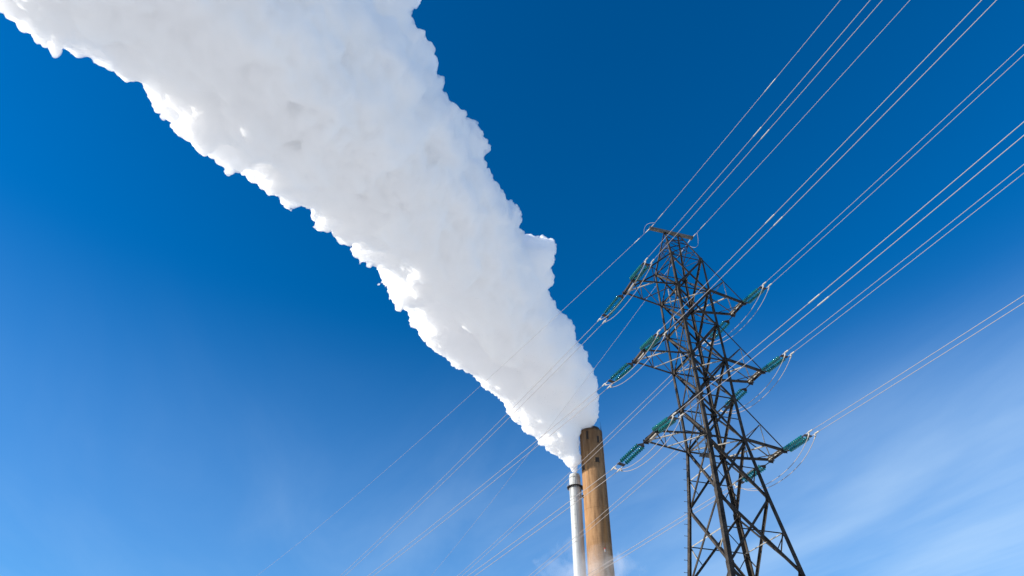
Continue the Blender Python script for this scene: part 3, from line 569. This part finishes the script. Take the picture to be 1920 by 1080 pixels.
LB = [(-0.5, 169.9, 165.5, 6.7), (-1.7, 176.9, 163.9, 2.5), (-3.8, 175.3, 165.1, 3.3), (-2.6, 168.5, 167.5, 6.7), (-3.8, 173.6, 165.3, 4.7), (-8.0, 170.6, 160.4, 2.0), (-7.9, 168.4, 168.9, 6.7), (-9.4, 169.0, 163.3, 4.2), (-4.8, 169.6, 166.5, 6.7), (-8.0, 177.4, 167.4, 3.1), (-10.2, 170.8, 163.3, 2.3), (-9.5, 168.7, 168.6, 6.7), (-13.0, 175.3, 168.3, 1.3), (-12.2, 174.0, 170.1, 4.0), (-11.8, 167.4, 170.5, 6.8), (-15.8, 168.6, 165.3, 1.5), (-8.2, 168.2, 168.3, 6.8), (-12.9, 174.0, 171.4, 4.3), (-16.5, 170.4, 170.4, 1.6), (-11.4, 166.1, 171.3, 6.8), (-16.5, 172.6, 174.8, 1.6), (-17.2, 163.2, 176.5, 6.8), (-18.7, 168.5, 173.6, 1.4), (-21.3, 154.3, 162.8, 1.4), (-20.3, 149.3, 169.8, 7.6), (-21.9, 158.1, 169.5, 4.0), (-23.8, 150.1, 161.2, 2.2), (-17.9, 151.7, 165.8, 7.6), (-23.7, 158.3, 166.8, 2.1), (-24.5, 152.9, 163.4, 1.4), (-19.5, 149.8, 168.0, 7.6), (-25.0, 153.2, 166.4, 2.2), (-26.7, 152.4, 169.0, 2.4), (-21.9, 147.4, 170.7, 7.6), (-27.4, 148.1, 166.4, 2.0), (-29.5, 145.6, 175.0, 7.6), (-30.0, 147.1, 166.8, 1.6), (-32.1, 146.8, 167.8, 1.7), (-32.2, 144.5, 176.9, 7.7), (-32.9, 149.8, 173.1, 3.9), (-35.1, 145.4, 166.6, 2.2), (-35.3, 144.3, 177.8, 7.7), (-35.9, 148.4, 173.1, 4.5), (-38.2, 148.6, 170.0, 1.5), (-39.3, 146.1, 176.8, 7.7), (-39.9, 149.2, 170.7, 1.6), (-40.7, 142.3, 167.7, 3.9), (-33.1, 134.5, 163.8, 8.1), (-39.1, 136.4, 160.5, 3.3), (-39.2, 137.8, 164.7, 3.9), (-35.1, 133.5, 165.4, 8.1), (-41.8, 140.5, 166.9, 2.2), (-44.0, 131.2, 170.8, 8.1), (-43.4, 130.5, 159.9, 1.5), (-45.3, 129.3, 160.7, 3.2), (-47.7, 131.1, 171.7, 8.1), (-48.2, 138.1, 169.0, 2.3), (-49.0, 133.0, 163.9, 2.5), (-52.0, 131.6, 172.1, 8.1), (-53.2, 142.0, 172.8, 2.3), (-48.5, 131.8, 170.8, 8.1), (-52.4, 139.4, 168.9, 1.9), (-53.5, 141.5, 172.4, 2.0), (-50.5, 130.4, 172.8, 8.1), (-54.2, 138.3, 172.2, 3.4), (-56.0, 140.5, 173.9, 2.4), (-58.1, 130.9, 174.3, 8.1), (-58.7, 135.7, 169.2, 1.4), (-58.3, 131.1, 165.3, 2.2), (-59.9, 130.8, 175.0, 8.1), (-60.2, 133.8, 168.2, 1.9), (-61.1, 131.6, 166.4, 2.0), (-62.9, 131.1, 175.5, 8.1), (-62.2, 130.6, 165.1, 1.8), (-63.1, 128.6, 164.3, 2.4), (-58.8, 121.6, 164.3, 7.6), (-63.8, 130.6, 165.1, 2.4), (-64.8, 130.5, 169.0, 3.9), (-60.8, 119.4, 167.1, 7.6), (-64.1, 123.3, 163.9, 4.8), (-65.5, 121.5, 160.8, 2.8), (-65.2, 120.2, 167.5, 7.6), (-69.5, 128.9, 168.1, 1.4), (-70.6, 126.4, 167.2, 2.0), (-67.1, 119.0, 169.2, 7.6), (-70.7, 125.9, 168.4, 2.7), (-71.1, 120.7, 162.4, 2.1), (-70.1, 119.1, 169.9, 7.6), (-71.1, 117.5, 158.9, 1.5), (-71.4, 116.5, 162.7, 4.5), (-72.5, 118.2, 171.4, 7.6), (-77.1, 127.2, 172.4, 2.1), (-74.7, 117.7, 172.6, 7.6), (-77.7, 123.4, 169.4, 2.3), (-76.1, 118.2, 163.6, 1.9), (-76.3, 117.7, 173.0, 7.6), (-78.9, 122.4, 168.5, 1.8), (-78.7, 118.2, 167.7, 3.5), (-79.5, 117.0, 174.7, 7.6), (-82.5, 122.7, 171.7, 2.3), (-77.4, 107.7, 155.2, 2.0), (-78.3, 107.9, 165.3, 7.1), (-77.9, 105.5, 153.6, 2.1), (-78.1, 104.9, 157.8, 5.2), (-80.7, 107.9, 165.8, 7.1), (-81.0, 107.5, 156.1, 1.4), (-80.8, 107.2, 166.5, 7.1), (-85.9, 116.0, 168.8, 2.4), (-82.3, 106.6, 158.3, 2.7), (-82.5, 106.8, 167.4, 7.1), (-85.1, 109.9, 163.2, 2.3), (-86.0, 108.7, 166.5, 5.2), (-85.4, 106.4, 168.6, 7.1), (-88.6, 110.7, 164.8, 1.7), (-88.4, 107.0, 163.4, 2.3), (-83.5, 105.0, 169.5, 7.1), (-90.4, 114.4, 174.7, 5.2), (-88.0, 103.7, 160.5, 1.9), (-87.4, 105.7, 169.8, 7.1), (-92.0, 109.7, 167.7, 1.4), (-88.4, 101.0, 162.6, 4.2), (-88.2, 104.0, 171.8, 7.1), (-93.5, 109.4, 171.7, 2.9), (-95.1, 109.4, 174.3, 3.1), (-90.7, 103.5, 173.0, 7.1), (-93.5, 104.2, 167.0, 1.6), (-93.9, 101.7, 166.6, 1.7), (-93.2, 94.0, 168.0, 6.7), (-96.5, 101.4, 168.2, 2.3), (-98.7, 104.0, 172.4, 2.6), (-94.2, 92.6, 169.8, 6.7), (-95.1, 95.7, 165.3, 4.7), (-95.7, 94.3, 162.2, 3.3), (-97.5, 92.5, 170.8, 6.7), (-95.8, 91.5, 160.7, 4.8), (-96.5, 90.0, 159.9, 4.7), (-100.6, 93.4, 170.7, 6.7), (-97.4, 90.1, 157.7, 3.0), (-106.3, 101.7, 175.1, 4.6), (-101.7, 93.0, 171.4, 6.7), (-104.5, 98.9, 170.3, 3.7), (-102.9, 94.7, 162.9, 2.1), (-104.4, 92.0, 173.2, 6.7), (-105.2, 94.6, 168.5, 5.2), (-104.2, 92.9, 161.6, 2.2), (-107.5, 93.8, 172.1, 6.7), (-110.5, 100.0, 171.1, 1.8), (-110.4, 98.0, 170.2, 2.6), (-110.1, 93.3, 173.4, 6.7), (-113.0, 99.2, 172.3, 2.4), (-111.5, 94.8, 171.3, 5.4), (-112.6, 93.8, 173.6, 6.7), (-112.9, 96.2, 167.0, 1.4), (-111.6, 93.5, 173.5, 6.7), (-112.7, 95.0, 166.7, 2.0), (-110.3, 89.4, 165.4, 5.0), (-109.2, 86.2, 166.3, 6.3), (-108.5, 85.5, 157.0, 2.5), (-116.5, 95.4, 171.1, 2.5), (-110.9, 85.4, 167.7, 6.3), (-113.1, 88.4, 164.0, 3.2), (-112.6, 86.1, 167.5, 6.3), (-115.9, 90.5, 165.6, 1.5), (-120.7, 95.4, 173.9, 2.4), (-115.0, 85.3, 169.0, 6.3), (-116.2, 87.2, 163.2, 1.7), (-114.8, 83.9, 161.0, 2.4), (-116.4, 83.2, 171.7, 6.3), (-118.2, 85.8, 167.6, 4.6), (-119.0, 84.0, 171.6, 6.3), (-117.5, 83.5, 162.2, 2.5), (-127.7, 94.4, 179.4, 3.5), (-120.3, 83.4, 172.7, 6.3), (-127.3, 92.7, 177.4, 3.3), (-121.5, 84.6, 166.0, 2.5), (-118.3, 85.4, 169.6, 6.3), (-119.1, 83.4, 162.7, 2.8), (-121.2, 85.6, 169.8, 5.1), (-119.8, 84.0, 171.6, 6.3), (-120.9, 82.3, 164.9, 2.3), (-117.8, 78.5, 162.4, 4.4), (-121.1, 83.2, 172.9, 6.3), (-131.4, 91.4, 180.5, 1.5), (-125.5, 80.1, 177.7, 6.3), (-129.7, 86.0, 178.2, 2.7), (-126.9, 81.3, 171.6, 2.6), (-120.9, 73.2, 170.0, 6.0), (-117.5, 70.9, 158.4, 4.3), (-121.8, 74.4, 160.1, 1.4), (-124.0, 74.0, 170.0, 6.0), (-129.7, 81.2, 172.5, 2.2), (-132.7, 82.3, 179.5, 4.8), (-125.5, 72.9, 171.7, 6.0), (-124.5, 73.3, 164.4, 3.9), (-130.8, 78.0, 173.6, 4.3), (-127.3, 72.4, 172.7, 6.0), (-135.1, 81.4, 179.0, 4.2), (95.3, 228.3, 154.1, 0.9), (94.7, 228.5, 154.2, 1.1), (94.4, 226.5, 157.5, 1.5), (94.5, 225.5, 157.5, 1.0), (94.7, 225.8, 157.7, 1.6), (93.4, 222.5, 158.5, 1.6), (91.6, 222.4, 161.0, 1.8), (92.5, 222.8, 161.5, 3.0), (91.0, 220.0, 161.0, 3.1), (89.5, 219.2, 162.5, 2.8), (90.8, 216.8, 161.7, 2.0), (88.9, 217.6, 163.6, 3.5), (88.1, 216.1, 166.3, 2.9), (90.3, 216.8, 167.5, 1.4), (88.5, 216.5, 165.6, 2.9), (88.9, 213.4, 165.5, 1.3), (85.9, 215.2, 166.1, 3.1), (81.0, 214.3, 165.3, 3.8), (81.3, 209.9, 164.8, 4.1), (82.1, 213.2, 167.3, 4.0), (78.1, 211.6, 168.8, 3.8), (79.9, 209.7, 170.5, 1.8), (75.1, 209.7, 171.9, 3.8), (76.7, 205.6, 170.9, 2.0), (74.5, 202.1, 169.5, 1.8), (70.1, 202.4, 172.0, 4.5), (74.0, 203.4, 174.8, 1.8), (69.6, 202.3, 172.1, 4.5), (71.4, 199.5, 171.9, 2.2), (69.7, 196.7, 173.3, 1.9), (64.8, 200.1, 175.2, 4.5), (66.6, 198.5, 175.6, 4.7), (67.2, 201.2, 179.1, 4.8), (64.4, 197.2, 178.3, 4.6), (66.5, 193.6, 177.8, 2.2), (61.1, 192.2, 170.5, 5.0), (62.4, 188.9, 172.0, 4.8), (60.7, 188.4, 172.0, 4.8), (59.5, 189.9, 173.1, 5.0), (62.2, 190.6, 177.7, 1.8), (58.8, 186.3, 176.1, 1.8), (51.9, 188.3, 176.0, 5.1), (55.3, 187.7, 178.5, 4.3), (54.1, 181.6, 178.2, 1.9), (49.2, 185.2, 179.1, 5.1), (52.7, 185.3, 182.0, 3.4), (50.8, 185.0, 182.1, 4.8), (47.8, 182.2, 182.2, 5.1), (50.9, 179.7, 183.4, 1.3), (46.4, 178.7, 186.8, 5.1), (50.0, 175.6, 184.1, 1.4), (51.7, 179.1, 189.0, 1.3), (41.7, 168.2, 180.5, 5.6), (46.4, 167.7, 180.1, 2.7), (45.1, 163.9, 181.1, 2.7), (42.2, 164.0, 183.8, 5.7), (45.6, 161.0, 181.0, 1.8), (44.2, 159.5, 181.3, 3.6), (40.9, 160.6, 187.4, 5.7), (44.1, 159.1, 185.0, 3.7), (43.4, 154.8, 185.0, 4.3), (42.6, 157.9, 189.5, 5.7), (46.7, 156.8, 187.4, 2.2), (49.3, 158.3, 193.6, 1.5), (45.8, 159.5, 186.3, 5.7), (48.7, 156.6, 189.0, 2.0), (45.1, 158.6, 190.5, 4.8), (41.6, 157.7, 188.9, 5.7), (44.5, 154.3, 191.1, 2.1), (43.7, 158.2, 187.3, 5.7), (43.0, 154.3, 190.3, 2.6), (40.9, 155.1, 191.0, 2.5), (39.8, 158.5, 187.5, 5.7), (38.9, 154.0, 189.6, 2.1), (41.2, 157.7, 187.6, 5.7), (38.3, 154.1, 189.2, 1.8), (38.3, 158.9, 191.9, 3.1), (35.7, 151.4, 176.7, 6.5), (33.9, 152.6, 184.6, 2.0), (32.0, 151.3, 182.5, 1.7), (19.8, 152.4, 180.8, 6.5), (23.1, 146.6, 177.8, 4.8), (23.7, 147.4, 179.9, 4.0), (21.3, 144.9, 188.4, 6.6), (25.7, 147.0, 186.8, 2.7), (28.4, 146.5, 187.9, 1.9), (24.6, 141.7, 190.2, 6.6), (29.3, 142.3, 186.3, 1.4), (23.8, 146.2, 185.1, 6.6), (28.8, 144.5, 188.4, 1.9), (26.8, 146.6, 190.2, 3.8), (23.4, 146.0, 184.7, 6.7), (25.0, 139.5, 184.6, 2.8), (26.1, 146.2, 191.3, 3.5), (20.5, 144.9, 186.3, 6.7), (23.4, 143.7, 191.8, 2.3), (21.5, 140.2, 187.1, 3.5), (16.4, 143.2, 188.9, 6.7), (20.5, 143.3, 195.6, 1.6), (19.0, 142.4, 196.4, 1.5), (14.3, 142.8, 189.7, 6.8), (18.4, 143.3, 196.8, 2.3), (14.4, 138.3, 192.9, 3.3), (9.5, 141.7, 191.9, 6.8), (12.6, 136.7, 193.1, 3.5), (13.2, 141.7, 198.7, 3.7), (2.4, 128.5, 186.9, 7.6), (8.2, 126.7, 188.0, 2.5), (6.6, 122.0, 184.1, 3.7), (0.8, 127.6, 187.9, 7.6), (5.7, 121.5, 183.8, 3.9), (7.4, 120.3, 186.3, 1.5), (0.1, 124.2, 190.9, 7.6), (5.1, 117.4, 185.8, 2.8), (0.6, 123.1, 191.9, 7.6), (6.3, 117.1, 187.6, 1.6), (5.7, 121.4, 194.2, 2.3), (-1.6, 120.8, 194.5, 7.6), (3.9, 117.2, 192.9, 3.1), (4.0, 120.5, 197.9, 3.4), (-2.4, 118.7, 196.7, 7.7), (3.9, 117.4, 198.3, 3.0), (4.6, 112.3, 192.6, 1.4), (-2.2, 116.9, 198.3, 7.7), (3.6, 112.9, 196.2, 1.8), (2.8, 109.4, 194.0, 2.2), (1.4, 119.2, 194.0, 7.7), (3.6, 119.2, 203.8, 3.6), (1.5, 110.3, 195.0, 1.8), (-1.7, 119.8, 193.9, 7.7), (-0.7, 112.4, 193.9, 5.0), (-2.3, 113.0, 199.9, 2.6), (-11.6, 107.2, 189.0, 8.2), (-5.6, 99.5, 184.3, 2.0), (-6.8, 100.5, 189.3, 2.0), (-12.9, 105.1, 191.4, 8.2), (-6.4, 105.3, 197.5, 1.7), (-8.0, 97.3, 188.7, 1.8), (-13.5, 104.5, 191.6, 8.1), (-8.5, 104.7, 201.4, 2.4), (-11.2, 103.1, 197.3, 4.4), (-14.6, 103.3, 193.2, 8.1), (-10.0, 97.6, 194.6, 1.4), (-12.9, 100.9, 198.1, 4.3), (-18.5, 102.9, 194.4, 8.1), (-14.1, 100.7, 200.1, 3.6), (-13.9, 100.9, 203.2, 2.3), (-22.8, 98.7, 200.3, 8.1), (-16.3, 93.2, 196.2, 2.9), (-14.8, 98.2, 207.0, 1.3), (-25.4, 97.5, 202.2, 8.1), (-19.1, 94.3, 201.5, 5.2), (-16.0, 97.1, 210.1, 1.5), (-23.9, 94.8, 204.6, 8.1), (-17.4, 94.8, 209.4, 2.1), (-19.1, 94.5, 211.4, 3.9), (-26.1, 93.4, 206.8, 8.1), (-19.5, 90.7, 207.1, 3.7), (-19.7, 85.1, 202.2, 2.5), (-21.5, 95.4, 202.9, 8.1), (-18.7, 89.5, 204.3, 4.0), (-20.1, 90.1, 209.4, 2.5), (-24.3, 95.1, 204.0, 8.1), (-21.4, 88.0, 203.5, 4.5), (-22.5, 78.6, 189.7, 3.7), (-26.9, 85.7, 194.8, 7.6), (-23.7, 78.9, 195.3, 1.8), (-32.1, 80.2, 202.8, 7.6), (-25.9, 77.6, 198.8, 2.3), (-25.1, 78.8, 202.5, 1.5), (-31.6, 77.9, 205.0, 7.6), (-24.9, 75.2, 200.6, 1.7), (-25.4, 75.3, 202.1, 2.2), (-32.8, 75.9, 207.5, 7.6), (-26.5, 77.0, 210.5, 3.3), (-30.8, 80.2, 201.8, 7.6), (-26.6, 79.0, 210.2, 3.9), (-26.6, 80.1, 214.2, 2.9), (-32.2, 78.7, 203.8, 7.6), (-27.9, 75.1, 207.7, 2.8), (-28.6, 74.7, 209.0, 2.3), (-33.9, 78.3, 204.6, 7.6), (-29.4, 70.4, 199.4, 3.4), (-30.5, 70.1, 199.5, 3.5), (-37.5, 75.3, 209.1, 7.6), (-32.5, 74.0, 214.8, 2.3), (-34.1, 69.8, 203.8, 5.1), (-38.5, 73.5, 211.2, 7.6), (-33.1, 72.9, 219.5, 1.5), (-33.4, 67.5, 207.6, 2.4), (-39.9, 72.7, 212.5, 7.6), (-34.8, 72.5, 221.1, 2.0), (-35.8, 65.4, 208.1, 3.0), (42.5, 159.3, 186.9, 9.0), (46.3, 165.5, 181.2, 7.2), (40.4, 164.0, 182.8, 9.0), (44.3, 156.0, 190.0, 5.8), (37.6, 158.6, 188.0, 6.3), (40.3, 171.1, 178.2, 10.2), (49.4, 180.9, 182.2, 7.1)]
LW = [(86.8, 234.8, 131.8, 0.6), (86.7, 234.8, 131.7, 1.0), (84.2, 233.7, 133.1, 1.1), (83.1, 233.7, 134.9, 1.1), (83.1, 233.1, 134.9, 1.3), (81.5, 234.5, 136.7, 1.9), (80.0, 233.0, 137.4, 1.2), (80.1, 233.6, 137.6, 1.9), (78.5, 233.5, 137.9, 2.0), (76.0, 234.8, 141.2, 2.1), (76.0, 236.1, 141.1, 1.3), (75.8, 236.1, 141.9, 1.8), (73.4, 234.3, 142.9, 2.1), (73.0, 234.3, 142.3, 1.8), (72.7, 235.4, 144.5, 2.8), (72.2, 238.3, 144.3, 1.3), (69.9, 234.6, 143.7, 1.7), (69.8, 233.2, 148.0, 2.8), (68.8, 232.4, 146.7, 3.4), (68.5, 235.0, 150.3, 4.4), (65.7, 232.7, 149.6, 2.8), (64.1, 231.9, 147.5, 2.0), (63.6, 234.1, 148.6, 1.3), (62.2, 231.6, 151.9, 2.8), (61.2, 233.1, 150.9, 2.0), (61.0, 231.9, 153.3, 3.7), (58.7, 230.3, 153.4, 2.8), (57.6, 231.6, 152.2, 1.6), (57.2, 228.0, 152.5, 3.3), (56.5, 228.2, 156.4, 2.8), (55.6, 228.6, 155.3, 3.8), (52.4, 227.2, 155.5, 2.8), (54.5, 228.9, 156.2, 2.8), (53.8, 231.5, 157.3, 2.0), (53.6, 227.1, 158.4, 4.0), (54.2, 226.2, 159.4, 2.8), (52.9, 227.3, 159.5, 3.4), (50.9, 221.6, 159.1, 3.1), (47.9, 221.5, 163.7, 3.0), (47.3, 221.9, 161.9, 1.6), (45.2, 221.5, 162.8, 2.5), (43.3, 221.3, 164.8, 3.1), (42.8, 222.5, 162.8, 1.7), (39.7, 221.7, 164.0, 2.0), (38.8, 218.3, 164.3, 3.3), (39.0, 222.0, 164.4, 1.7), (34.8, 218.5, 162.4, 1.2), (37.4, 218.8, 163.5, 3.4), (35.3, 218.5, 162.6, 1.5), (34.7, 216.7, 163.2, 1.9), (37.5, 215.8, 166.5, 3.4), (35.5, 213.6, 164.5, 3.4), (33.7, 215.4, 167.3, 1.9), (30.4, 209.1, 171.3, 3.5), (29.7, 209.4, 169.3, 3.4), (27.9, 210.3, 170.6, 4.0), (25.5, 209.3, 171.5, 3.5), (24.7, 210.2, 169.3, 1.8), (23.4, 206.8, 171.0, 4.2), (23.1, 208.4, 173.0, 3.5), (22.4, 209.4, 170.9, 3.0), (22.2, 205.9, 169.5, 3.6), (19.8, 204.3, 166.9, 1.3), (20.0, 203.6, 170.0, 3.1), (19.5, 203.0, 172.4, 3.6), (17.9, 206.4, 173.3, 1.3), (14.0, 201.9, 174.9, 3.6), (13.4, 201.7, 172.0, 1.3), (12.5, 204.1, 174.4, 1.8), (10.4, 201.8, 175.9, 3.6), (10.1, 203.4, 174.3, 1.8), (11.7, 196.2, 172.7, 3.5), (9.9, 195.0, 169.8, 4.2), (6.4, 195.8, 171.1, 2.0), (8.2, 194.2, 174.9, 3.4), (7.1, 194.9, 174.1, 4.0), (3.8, 196.0, 174.8, 1.8), (3.9, 193.6, 176.0, 3.4), (2.3, 192.3, 173.1, 1.3)]
plume('steam_plume', PB_AX, LB, 4, .5, 'huge billowing white steam plume blown up and left from the brown chimney')
plume('steam_plume', PW_AX, LW, 9, .36, 'smaller white steam plume rising from the white chimney under the bigger plume')
# ------------------------------------------------------------------ thin drifting steam at the chimney feet
m = bpy.data.materials.new('thin steam'); m.use_nodes = True; t = m.node_tree
for n in list(t.nodes): t.nodes.remove(n)
o_ = t.nodes.new('ShaderNodeOutputMaterial'); v = t.nodes.new('ShaderNodeVolumePrincipled'); v.inputs['Color'].default_value = (.98, .98, .98, 1)
tcn = t.nodes.new('ShaderNodeTexCoord'); nn = t.nodes.new('ShaderNodeTexNoise'); nn.inputs['Scale'].default_value = .13; nn.inputs['Detail'].default_value = 5; nn.inputs['Roughness'].default_value = .6; nn.inputs['Distortion'].default_value = .6
t.links.new(tcn.outputs['Object'], nn.inputs['Vector'])
ln = t.nodes.new('ShaderNodeVectorMath'); ln.operation = 'MULTIPLY'; ln.inputs[1].default_value = (1/24, 1/9, 1/17); t.links.new(tcn.outputs['Object'], ln.inputs[0])
le = t.nodes.new('ShaderNodeVectorMath'); le.operation = 'LENGTH'; t.links.new(ln.outputs[0], le.inputs[0])
sb_ = t.nodes.new('ShaderNodeMath'); sb_.operation = 'MULTIPLY_ADD'; t.links.new(le.outputs['Value'], sb_.inputs[0]); sb_.inputs[1].default_value = -.45; t.links.new(nn.outputs[0], sb_.inputs[2])
r = t.nodes.new('ShaderNodeMapRange'); r.inputs[1].default_value = .17; r.inputs[2].default_value = .45; r.inputs[3].default_value = 0; r.inputs[4].default_value = .045; t.links.new(sb_.outputs[0], r.inputs[0])
t.links.new(r.outputs[0], v.inputs['Density']); t.links.new(v.outputs[0], o_.inputs['Volume'])
bm = bmesh.new(); bmesh.ops.create_icosphere(bm, subdivisions=3, radius=1, matrix=Matrix.Diagonal((24, 9, 17, 1)))
wv_ = obj('drifting_steam', bm, m, None, (84, 219, 80)); wv_.rotation_euler = (0, 0, R(-15))
tag(wv_, 'thin wisps of steam drifting across the lower chimneys', 'steam', kind='stuff')
